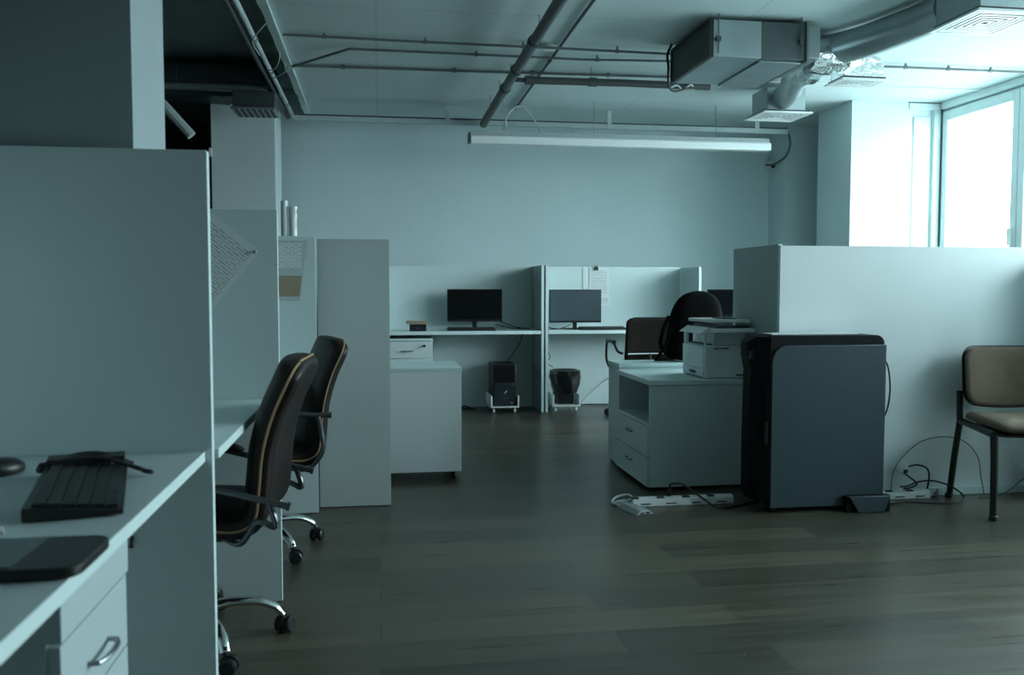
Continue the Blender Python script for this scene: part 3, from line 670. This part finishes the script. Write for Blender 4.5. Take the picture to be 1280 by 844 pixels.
# ================================================================== NEAREST DESK THINGS
k1 = keyboard('black keyboard with its cord laid over it on the nearest left desk', (-.58, 1.82, .762), math.radians(104), w=.44, d=.16, rows=6, cols=16)
c = MB().tube(curve_pts([(.16, .085, .03), (.165, .02, .038), (.15, -.04, .036), (.15, -.10, .012), (.13, -.115, .008), (.12, -.13, .006)], 6), .005, 8).tube(
    curve_pts([(.16, .085, .03), (.20, .09, .012), (.21, .03, .036), (.19, -.03, .04), (.20, -.09, .012)], 6), .006, 8).box(.155, .215, -.075, .075, .027, .040).build('cord', 'cable', k1)
t = thing('mouse', 'black mouse beside the keyboard on the nearest left desk', 'mouse', (-.81, 2.03, .761), math.radians(60))
rings = []
for z, s in ((.001, .92), (.006, 1.0), (.016, .97), (.026, .80), (.033, .52), (.036, .2)):
    rings.append([(.056 * s * math.cos(2 * PI * k / 20) - (1 - s) * .012, .032 * s * math.sin(2 * PI * k / 20), z) for k in range(20)])
MB().loft(rings).build('shell', 'black', t, smooth=80)
MB().tube([(.022, 0, .027), (.034, 0, .024)], .006, 10, sq=1).build('scroll_wheel', 'slot', t)
t = thing('drawing_tablet', 'flat black drawing tablet with grey pad at the front of the nearest desk', 'tablet', (-.605, 1.345, .7615))
MB().prism(rrect(-.20, .192, -.078, .095, .03, 6), 'z', 0, .016).build('tablet_body', 'black', t, bevel=.003)
MB().box(.005, .10, -.065, .085, .0163, .0172).build('active_area', 'pad', t)
MB().box(-.12, -.01, -.06, .085, .0163, .028).build('button_strip', 'black', t, bevel=.003)
MB().tube([(-.005, .088, .026), (.03, .10, .026)], .006, 10).build('pen_loop', 'sheet', t)
o = MB().lathe([(.03, 0), (.034, .004), (.034, .022), (.02, .03)], n=18).build('desk_puck', 'black', loc=(0, 0, 0)); o.location = (-.705, 1.62, .761)
tag(o, 'small round black thing at the left photo edge on the nearest desk', 'gadget')

# ================================================================== FLOOR CABLES AND POWER STRIPS
def power_strip(label, x0, x1, y, n):
    t = thing('power_strip', label, 'power strip', ((x0 + x1) / 2, y, 0), 0, 'white power strips on the floor')
    L = (x1 - x0) / 2
    MB().prism([(-.028, .001), (.024, .001), (.024, .044), (.0, .046), (-.022, .034)], 'x', -L, L).build('housing', 'white', t, bevel=.002)
    for k in range(n):
        x = -L + 2 * L * (k + .5) / n
        MB().box(x - .028, x + .028, -.0285, -.0238, .011, .0165, mx=Matrix.Rotation(0, 4, 'X')).build('socket', 'slot', t)
        MB().box(x - .075, x - .035, -.016, .012, .0405, .0462).build('socket', 'slot', t)
    return t
power_strip('long white power strip along the foot of the printer cabinet', 1.335, 1.90, 4.515, 4)
power_strip('white power strip on the floor below the bright partition', 2.66, 3.03, 4.465, 3)
struct('baseboard_partition', MB().box(3.04, 3.73, 4.485, 4.499, .001, .045), 'edge', bevel=.002)
t = thing('cable_ramp', 'short grey floor cable ramp at the left end of the power strip', 'cable cover', (1.32, 4.44, 0), math.radians(14))
MB().loft([[(x, y_, z) for x, z in ((-.052, .001), (.052, .001), (.026, .022), (-.026, .022))] for y_ in (-.12, .09)]).build('ramp_body', 'caddy', t, bevel=.002)
MB().box(-.026, -.004, -.1212, -.1195, .004, .013).box(.004, .030, -.1212, -.1195, .004, .016).build('cable_channel', 'slot', t)
o = MB().tube(curve_pts([(1.27, 4.50, .008), (1.24, 4.56, .012), (1.27, 4.60, .03), (1.33, 4.59, .045), (1.345, 4.55, .035), (1.29, 4.54, .02), (1.26, 4.58, .01), (1.32, 4.60, .012)], 6), .006, 8).build('cord', 'white'); tag(o, 'short white cord looped at the end of the power strip', 'cord')
o = MB().tube(curve_pts([(1.545, 4.52, .09), (1.55, 4.50, .115), (1.60, 4.46, .12), (1.67, 4.42, .07), (1.76, 4.38, .012), (1.86, 4.40, .006), (2.0, 4.475, .006), (2.1, 4.48, .006)], 8), .0055, 8)
o.tube([(1.545, 4.52, .047), (1.545, 4.52, .092)], .011, 10)
o = o.build('power_cable', 'cable'); tag(o, 'black cable arching from the power strip towards the grey machine', 'cable')
t = thing('power_adapter', 'white plug adapter on tangled cords by the bright partition', 'adapter', (2.87, 4.455, .17))
MB().prism([(-.03, -.02), (.0, -.035), (.032, -.012), (.025, .015), (.0, .035), (-.018, .02)], 'y', -.02, .02).build('adapter_body', 'white', t, bevel=.004)
MB().box(-.01, .012, -.03, -.0205, -.022, -.002).build('plug', 'black', t, bevel=.002)
def cab(label, pts, r=.004, m='cable', cat='cable', name='power_cable', group='loose cables by the beige chair', n=8):
    o = MB().tube(curve_pts(pts, n), r, 8).build(name, m); return tag(o, label, cat, group)
cab('black cable running from the grey machine in a loop on the floor', [(2.66, 4.40, .006), (2.72, 4.33, .006), (2.82, 4.33, .010), (2.95, 4.30, .008), (3.10, 4.30, .008), (3.16, 4.34, .03), (3.13, 4.40, .07), (3.04, 4.42, .10), (2.95, 4.42, .10), (2.885, 4.43, .075), (2.845, 4.44, .07)], .0048)
cab('short black cable from the plug adapter to the power strip', [(2.86, 4.43, .15), (2.90, 4.425, .12), (2.94, 4.43, .085), (2.90, 4.43, .065), (2.86, 4.43, .062)], .005)
cab('black cable curving from the adapter down to the strip socket', [(2.885, 4.44, .18), (2.94, 4.435, .19), (3.0, 4.435, .17), (3.02, 4.44, .12), (3.02, 4.455, .05)], .005)
cab('thin grey cord arching high over the partition foot behind the beige chair', [(2.81, 4.47, .02), (2.82, 4.47, .14), (2.88, 4.475, .23), (2.99, 4.48, .31), (3.12, 4.482, .335), (3.25, 4.482, .31), (3.34, 4.48, .22), (3.36, 4.47, .10), (3.36, 4.44, .01)], .0028, 'gcable')
cab('thin grey cord on the floor at the right photo edge', [(3.30, 4.40, .004), (3.42, 4.42, .004), (3.52, 4.44, .03), (3.66, 4.46, .12)], .0028, 'gcable')
t = MB().lathe([(.012, 0), (.014, .01), (.012, .03)], (0, 0, 0), 12).tube([(.004, -.01, .03), (-.004, -.01, .05)], .004, 6).build('plug', 'steel'); t.location = (3.075, 4.455, .001); tag(t, 'small upright plug standing beside the white power strip', 'plug')
# far cables
GC = 'cables of the far desks'
cab('black cable from the far black monitor across its desk', [(1.15, 8.42, .86), (1.22, 8.44, .83), (1.32, 8.45, .795), (1.42, 8.45, .781)], .004, group=GC)
cab('second black cable from the far black monitor to the desk', [(1.12, 8.46, .82), (1.22, 8.50, .80), (1.30, 8.48, .782), (1.46, 8.47, .781)], .004, group=GC)
cab('black cable hanging from the far left desk to the computer tower', [(1.40, 8.50, .74), (1.36, 8.50, .62), (1.29, 8.50, .52), (1.245, 8.47, .475)], .004, group=GC)
cab('black cable hanging down behind the lined bin', [(1.63, 8.45, .74), (1.61, 8.42, .60), (1.655, 8.42, .50), (1.61, 8.42, .45), (1.69, 8.45, .40)], .004, group=GC)
cab('thin cables bundled under the far grey monitor', [(1.60, 8.25, .783), (1.70, 8.23, .785), (1.80, 8.30, .81), (1.86, 8.38, .83)], .004, group=GC)
cab('black cable looped on the far desk left of the grey monitor foot', [(1.60, 8.30, .80), (1.68, 8.28, .785), (1.78, 8.24, .785), (1.84, 8.26, .79)], .004, group=GC)
cab('thin grey cable trailing to the floor behind the chrome strip chair', [(2.30, 8.57, .28), (2.18, 8.56, .20), (2.06, 8.55, .10), (1.96, 8.5, .01)], .003, 'gcable', group=GC)
cab('black cable lying along the foot of the far right partition', [(1.92, 8.57, .008), (2.1, 8.56, .012), (2.25, 8.57, .008), (2.45, 8.55, .008)], .004, group=GC)
cab('tangle of black cable on the floor under the far left desk', [(.60, 8.5, .01), (.72, 8.42, .012), (.82, 8.46, .03), (.88, 8.38, .012), (.80, 8.34, .02), (.76, 8.42, .02), (.92, 8.40, .008)], .007, group=GC)

# ================================================================== CEILING SERVICES
t = thing('linear_light', 'long unlit linear light hung near the back wall', 'ceiling light', (2.40, 8.5, 2.60))
MB().prism([(-.055, -.045), (.055, -.045), (.06, .02), (.05, .035), (-.05, .035), (-.06, .02)], 'x', -1.515, 1.505).build('diffuser', 'light', t, bevel=.004)
MB().box(-1.515, 1.505, -.04, .04, .0355, .075).build('housing', 'perf', t)
MB().box(-1.535, -1.5155, -.05, .05, -.04, .06).build('end_cap', 'galvd', t, bevel=.004)
MB().box(1.5055, 1.52, -.055, .055, -.045, .03).build('end_cap', 'white', t, bevel=.004)
for x_ in (-1.2, -.3, .95): MB().tube([(x_, 0, .075), (x_, 0, .399)], .0025, 6).build('hanger_wire', 'steel', t)
MB().tube(curve_pts([(-1.16, 0, .076), (-1.17, .01, .20), (-1.10, .02, .30), (-1.0, .02, .33), (-.90, .02, .22), (-.84, .01, .13), (-.83, 0, .076)], 6), .008, 8).build('supply_cable', 'paintpipe', t)

def run(label, name, pts, r, m, clips=(), hang=(), cat='pipe', group=None, clipr=1.5, zc=2.999, clipm=None, n=10, coup=()):
    t = thing(name, label, cat, pts[0], 0, group); p0 = Vector(pts[0]); P = [Vector(p) - p0 for p in pts]
    MB().tube(P, r, n).build('tube', m, t)
    def at(q):
        L = [(P[i + 1] - P[i]).length for i in range(len(P) - 1)]; w = q * sum(L)
        for i, l_ in enumerate(L):
            if w <= l_: return P[i].lerp(P[i + 1], w / l_), (P[i + 1] - P[i]).normalized()
            w -= l_
        return P[-1].copy(), (P[-1] - P[-2]).normalized()
    for q in clips:
        a, d = at(q)
        MB().tube([a - d * .015, a + d * .015], r * clipr, 10).box(a.x - .006, a.x + .006, a.y - .006, a.y + .006, a.z, zc - p0.z).build('clip', clipm or m, t)
    for q in coup:
        a, d = at(q)
        MB().tube([a - d * .03, a + d * .03], r * 1.25, 12).build('coupling', clipm or m, t)
    for q in hang:
        a, d = at(q)
        MB().tube([(a.x, a.y, a.z), (a.x, a.y, zc - p0.z)], .003, 6).build('hanger_rod', 'galvd', t)
    return t
run('thick dark pipe running along the ceiling from camera towards the linear light', 'ceiling_pipe', [(1.08, -1.0, 2.88), (1.08, 7.15, 2.87), (1.055, 8.86, 2.815)], .038, 'darkpipe', hang=(.62, .7, .77, .83, .89, .95), coup=(.59, .72, .80, .86), n=14)
run('dark branch pipe running from the thick pipe to the duct unit', 'ceiling_pipe', [(1.20, 7.2, 2.87), (2.05, 7.2, 2.875), (2.78, 7.2, 2.87)], .030, 'darkpipe', hang=(.35,), coup=(.02, .36), n=14)
o = MB().tube([(1.12, 7.2, 2.87), (1.196, 7.2, 2.87)], .018, 10).lathe([(.022, -.01), (.03, 0), (.022, .01)], (1.15, 7.2, 2.87), 10).build('pipe_joint', 'galvd'); tag(o, 'dark tee joint between the thick pipe and its branch', 'pipe joint')
run('thin dark ceiling track right of the thick pipe', 'ceiling_track', [(1.35, -.5, 2.982), (1.36, 5.9, 2.982), (1.385, 8.9, 2.982)], .011, 'darkpipe', clips=(.5, .8), cat='track', clipr=1.4)
GCN = 'thin conduits across the ceiling'
run('thin conduit across the ceiling nearest the camera', 'ceiling_conduit', [(-.66, 6.55, 2.975), (.2, 6.57, 2.97), (1.2, 6.55, 2.96), (2.24, 6.6, 2.965)], .0095, 'conduit', clips=(.1, .35, .6, .85), group=GCN, cat='conduit')
run('thin conduit starting with a diagonal bend, second from the camera', 'ceiling_conduit', [(-.66, 7.28, 2.93), (-.2, 6.85, 2.972), (.6, 6.86, 2.972), (1.6, 6.86, 2.965), (2.6, 6.8, 2.97), (4.2, 6.72, 2.97), (5.54, 6.72, 2.97)], .0095, 'conduit', clips=(.25, .4, .55, .8, .86, .92), group=GCN, cat='conduit')
run('thin conduit along the plastered joint in front of the branch pipe', 'ceiling_conduit', [(-.66, 7.45, 2.98), (.4, 7.43, 2.98), (1.5, 7.4, 2.98), (2.6, 7.36, 2.98)], .011, 'conduit', clips=(.12, .4, .6, .8), group=GCN, cat='conduit')
struct('trim_2', MB().box(-.66, 5.5, 7.47, 7.53, 2.992, 2.9995), 'ceil')
t = thing('ceiling_rail', 'pale flat rail hung below the ceiling in front of the back wall', 'rail', (0, 8.94, 0))
MB().box(-.80, 4.33, -.012, .012, 2.815, 2.865).box(-.80, 4.33, -.03, .012, 2.810, 2.8145).build('rail', 'paintpipe', t, bevel=.002)
MB().box(-.80, 4.33, -.016, .02, 2.8655, 2.877).build('rail_shadow_strip', 'darkpipe', t)  # dark strip modelled in place of the shadow above the rail
for x_ in (.70, 2.37, 3.98): MB().box(x_ - .022, x_ + .022, -.020, -.0125, 2.805, 2.9995).build('hanger_strap', 'paintpipe', t)
o = MB().tube(curve_pts([(4.335, 8.96, 2.845), (4.40, 9.05, 2.82), (4.46, 9.15, 2.72), (4.47, 9.30, 2.62), (4.46, 9.55, 2.585), (4.455, 9.72, 2.60)], 8), .013, 8).build('flexible_conduit', 'gcable'); tag(o, 'flexible conduit curving down to the security camera', 'conduit')
t = thing('security_camera', 'small white security camera high on the back wall', 'camera', (4.52, 9.76, 2.60))
MB().lathe([(.035, .0), (.035, .03), (.02, .045)], n=16, mx=Matrix.Translation((0, .088, .02)) @ Matrix.Rotation(PI / 2, 4, 'X')).build('mount', 'white', t)
MB().tube([(0, .05, .02), (-.004, -.07, -.005)], .038, 14).build('housing', 'white', t, bevel=.004)
MB().tube([(-.0042, -.071, -.0101), (-.005, -.09, -.018)], .024, 14).build('lens', 'black', t)
o = MB().lathe([(.062, 0), (.062, -.012), (.05, -.035), (.02, -.04)], (0, 0, 0), 24).build('smoke_detector', 'white'); o.location = (1.29, 6.62, 2.9995); tag(o, 'round pale smoke detector on the ceiling beside the thick pipe', 'smoke detector')
# left edge of the lowered ceiling
run('pale metal cable tray rail running along the left ceiling edge', 'cable_tray', [(-.87, -1, 2.97), (-.87, 7.6, 2.97), (-.865, 9.65, 2.97)], .02, 'paintpipe', coup=(.72, .81, .93), cat='cable tray', clipm='galv')
run('dark companion rail just left of the pale cable tray rail', 'cable_tray', [(-.925, -1, 2.965), (-.925, 7.6, 2.965), (-.92, 9.6, 2.965)], .02, 'darkpipe', cat='cable tray')
rg = MB(); rings = []
for k in range(110):
    y_ = 9.6 - 10.2 * k / 109; j = .012 * noise.noise(Vector((y_ * 4, 0, 0))); j2 = .012 * noise.noise(Vector((y_ * 5, 3, 0)))
    rings.append([(-.74 + j, y_, 2.975), (-.682, y_, 2.972 + j2), (-.682, y_, 3.03), (-.745 + j2, y_, 3.03)])
rg.loft(rings); struct('trim_3', rg, 'ceil')
GW = 'loose wires hanging at the ceiling edge'
cab('thin wire hooking from the ceiling edge, nearest the camera', [(-.73, 6.3, 2.99), (-.80, 6.35, 2.93), (-.86, 6.5, 2.90), (-.84, 6.7, 2.86)], .004, 'paintpipe', 'wire', 'loose_wire', GW)
cab('thin wire hooking from the ceiling edge, middle one', [(-.73, 7.0, 2.99), (-.74, 7.1, 2.94), (-.79, 7.25, 2.90), (-.86, 7.3, 2.90)], .004, 'paintpipe', 'wire', 'loose_wire', GW)
cab('thin wire crossing from ceiling edge to the tray, farthest one', [(-.70, 7.45, 2.98), (-.76, 7.6, 2.95), (-.86, 7.7, 2.93)], .004, 'paintpipe', 'wire', 'loose_wire', GW)
cab('short stub of wire sticking out at the far end of the ceiling edge', [(-.72, 8.5, 2.97), (-.66, 8.52, 2.95), (-.62, 8.5, 2.97)], .004, 'paintpipe', 'wire', 'loose_wire', GW)
# left rear services
t = thing('air_duct', 'dark rectangular duct crossing the rear left ceiling', 'duct', (-2.9, 8.45, 0))
MB().box(-2.2, 1.96, -.02, .33, 2.92, 3.20).build('duct_body', 'galvd', t, bevel=.004)
for x_ in (-1.2, -.2, .8, 1.5): MB().box(x_ - .015, x_ + .015, -.03, .34, 2.91, 3.21).build('flange', 'galvd', t)
t = thing('air_diffuser', 'ceiling grille under the duct beside the far column', 'air diffuser', (-1.06, 8.2, 2.735))
MB().box(-.19, .17, -.10, .20, .02, .17).build('plenum', 'galvd', t, bevel=.003)
MB().box(-.20, .18, -.17, .22, 0, .018).build('face_plate', 'galv', t, bevel=.003)
b = MB()
for k in range(7): b.box(-.17 + k * .05, -.145 + k * .05, -.15, .20, -.006, -.0005)
b.build('slats', 'slot', t)
run('pale horizontal pipe crossing the rear left below the dark duct', 'ceiling_pipe', [(-4.9, 8.28, 2.965), (-3, 8.28, 2.965), (-.97, 8.28, 2.965)], .033, 'galv', cat='pipe', zc=3.29, hang=(.5, .8))
t = run('pale slanting pipe hanging in the dark rear left recess', 'slanting_pipe', [(-2.22, 8.12, 3.05), (-1.83, 8.1, 2.76), (-1.60, 8.1, 2.50)], .045, 'paintpipe', cat='pipe', coup=(.45,), zc=3.29, hang=(.1,))
struct('trim_4', MB().box(-5.1, -.97, 8.95, 9.15, 2.96, 3.299), 'darkwall')
run('vertical grey pipe down the corner beside the far column', 'wall_pipe', [(-1.035, 9.70, .01), (-1.035, 9.70, 1.5), (-1.035, 9.70, 2.999)], .035, 'galv', cat='pipe')
o = MB().box(-1.575, -1.55, 8.74, 8.785, 2.42, 2.50).build('bracket', 'white', bevel=.003); tag(o, 'small white bracket on the far column edge', 'bracket')

# duct unit and round ducts
t = thing('duct_air_conditioner', 'galvanised box air conditioner hung under the ceiling with black intake', 'air conditioner', (2.55, 6.1, 2.72))
MB().box(-.325, .02, -.385, .40, 0, .245).build('casing', 'galv', t, bevel=.003)
MB().box(.0205, .345, -.385, .40, .0, .245).build('coil_section', 'galvd', t, bevel=.003)
MB().box(.03, .335, -.33, .40, -.012, -.0005).build('drain_pan', 'galv', t, bevel=.002)
MB().box(-.342, -.3255, -.37, .385, .012, .233).build('intake_filter', 'slot', t)
f = MB().box(-.35, -.322, -.395, -.372, -.006, .25).box(-.35, -.322, .385, .408, -.006, .25).box(-.35, -.322, -.372, .385, .234, .25).box(-.35, -.322, -.372, .385, -.006, .011); f.build('intake_frame', 'black', t)
MB().box(.346, .455, -.36, .20, .02, .235).build('outlet_collar', 'galv', t, bevel=.003)
MB().box(.338, .352, -.40, .41, -.012, .255).build('flange', 'steel', t)
for x_, y_ in ((-.29, -.40), (.30, -.40), (-.29, .41), (.30, .41)): MB().tube([(x_, y_, .02), (x_, y_, .279)], .004, 6).box(x_ - .015, x_ + .015, y_ - (.012 if y_ < 0 else 0) + (.0 if y_ < 0 else -.012), y_ + .012, .10, .13).build('hanger_rod', 'galvd', t)
def foil_blob(rings_spec, name, label, m='foil', seed=0):
    rings = []
    for i, (c_, rx, ax, ay) in enumerate(rings_spec): pass
def wrinkled_tube(P, rs, n=28, amp=.05, seed=0, m=None):
    P = [Vector(p) for p in P]; b = MB(); rings = []; up = Vector((0, 0, 1))
    for i, p in enumerate(P):
        tg = (P[min(i + 1, len(P) - 1)] - P[max(i - 1, 0)]).normalized(); u = (up - tg * up.dot(tg)).normalized(); s_ = tg.cross(u)
        rings.append([p + (u * math.sin(2 * PI * k / n) + s_ * math.cos(2 * PI * k / n)) * rs[i] * (1 + amp * noise.noise(Vector((math.cos(2 * PI * k / n) * 3, math.sin(2 * PI * k / n) * 3, i * .9 + seed)))) for k in range(n)])
    return b.loft(rings)
t = thing('round_air_duct', 'silver round ducts leading from the box unit to the square diffusers, foil at the joint', 'duct', (3.2, 5.9, 2.86))
B_ = Vector((3.2, 5.9, 2.86))
pts = curve_pts([Vector(p) - B_ for p in [(3.04, 6.02, 2.86), (3.20, 5.98, 2.865), (3.33, 5.80, 2.875), (3.42, 5.50, 2.88), (3.46, 5.25, 2.88), (3.47, 5.02, 2.88)]], 5)
MB().tube(pts, .112, 28).build('main_duct', 'galv', t, smooth=50)
wrinkled_tube([Vector(p) - B_ for p in [(3.06, 6.0, 2.845), (3.14, 6.0, 2.84), (3.22, 6.0, 2.84), (3.31, 6.0, 2.845), (3.40, 6.02, 2.855)]], [.128, .134, .132, .13, .11], amp=.18).build('foil_wrap', 'foil', t, smooth=15)
pts = curve_pts([Vector(p) - B_ for p in [(3.16, 6.10, 2.85), (3.20, 6.35, 2.845), (3.32, 6.75, 2.85), (3.48, 7.15, 2.855), (3.56, 7.44, 2.855)]], 5)
MB().tube(pts, .098, 28).build('branch_duct', 'galv', t, smooth=50)
wrinkled_tube([Vector(p) - B_ for p in [(3.15, 6.05, 2.845), (3.17, 6.2, 2.84), (3.20, 6.34, 2.84), (3.25, 6.50, 2.84)]], [.13, .14, .13, .112], amp=.22, seed=7).build('foil_wrap', 'foil', t, smooth=15)

def diffuser(label, cx, cy, z, w, d, zt, boxm, neck=.03, rings_n=5):
    t = thing('air_diffuser', label, 'air diffuser', (cx, cy, z), 0, 'square ceiling air diffusers')
    hw, hd = w / 2, d / 2
    f = MB(); e = .03
    f.box(-hw, hw, -hd, -hd + e, 0, .014).box(-hw, hw, hd - e, hd, 0, .014).box(-hw, -hw + e, -hd + e, hd - e, 0, .014).box(hw - e, hw, -hd + e, hd - e, 0, .014)
    f.build('face_frame', 'white', t, bevel=.003)
    pitch = 1 / (rings_n + .35)
    for k in range(rings_n):
        q0 = 1 - (k + .22) * pitch; q1 = q0 - .62 * pitch; a, c_ = (hw - e) * q0, (hd - e) * q0; a1, c1 = (hw - e) * q1, (hd - e) * q1
        def rr_(p, q, z): return [(-p, -q, z), (p, -q, z), (p, q, z), (-p, q, z)]
        MB().loft([rr_(a, c_, .001), rr_(a1, c1, .002), rr_(a1, c1, .004), rr_(a, c_, .003), rr_(a, c_, .001)], caps=False).build('vane', 'white', t)
    MB().box(-hw + .02, hw - .02, -hd + .02, hd - .02, .020, .03).build('damper', 'slot', t)
    MB().box(-hw + neck, hw - neck, -hd + neck, hd - neck, .031, zt - z).build('plenum_box', boxm, t, bevel=.004)
    return t
diffuser('nearest square white diffuser at the top right of the photo', 3.535, 4.785, 2.72, .42, .46, 2.998, 'galv')
dd = diffuser('middle square diffuser under wrinkled foil beside the duct unit', 3.605, 6.31, 2.72, .38, .27, 2.86, 'foil')
diffuser('farthest square diffuser hanging under a metal box', 3.595, 7.62, 2.72, .46, .42, 2.95, 'galv', neck=.05)
wrinkled_tube([(-.17, 0, .135), (-.08, 0, .145), (.04, .0, .145), (.15, .0, .135)], [.07, .10, .10, .07], amp=.2, seed=3).build('foil_wrap', 'foil', dd, smooth=15)
cab('black cable draped round the intake end of the duct unit', [(2.19, 6.45, 2.995), (2.175, 6.50, 2.93), (2.19, 6.52, 2.84), (2.22, 6.60, 2.74), (2.33, 6.80, 2.73), (2.50, 7.0, 2.80), (2.60, 7.1, 2.83)], .010, 'cable', group='cables at the duct unit')
o = MB().tube(curve_pts([(2.42, 7.16, 2.84), (2.48, 7.15, 2.86), (2.53, 7.16, 2.83), (2.60, 7.15, 2.87), (2.62, 7.16, 2.83)], 6), .008, 8).build('cable_tie', 'white'); tag(o, 'white ties round the end of the dark branch pipe', 'cable tie')
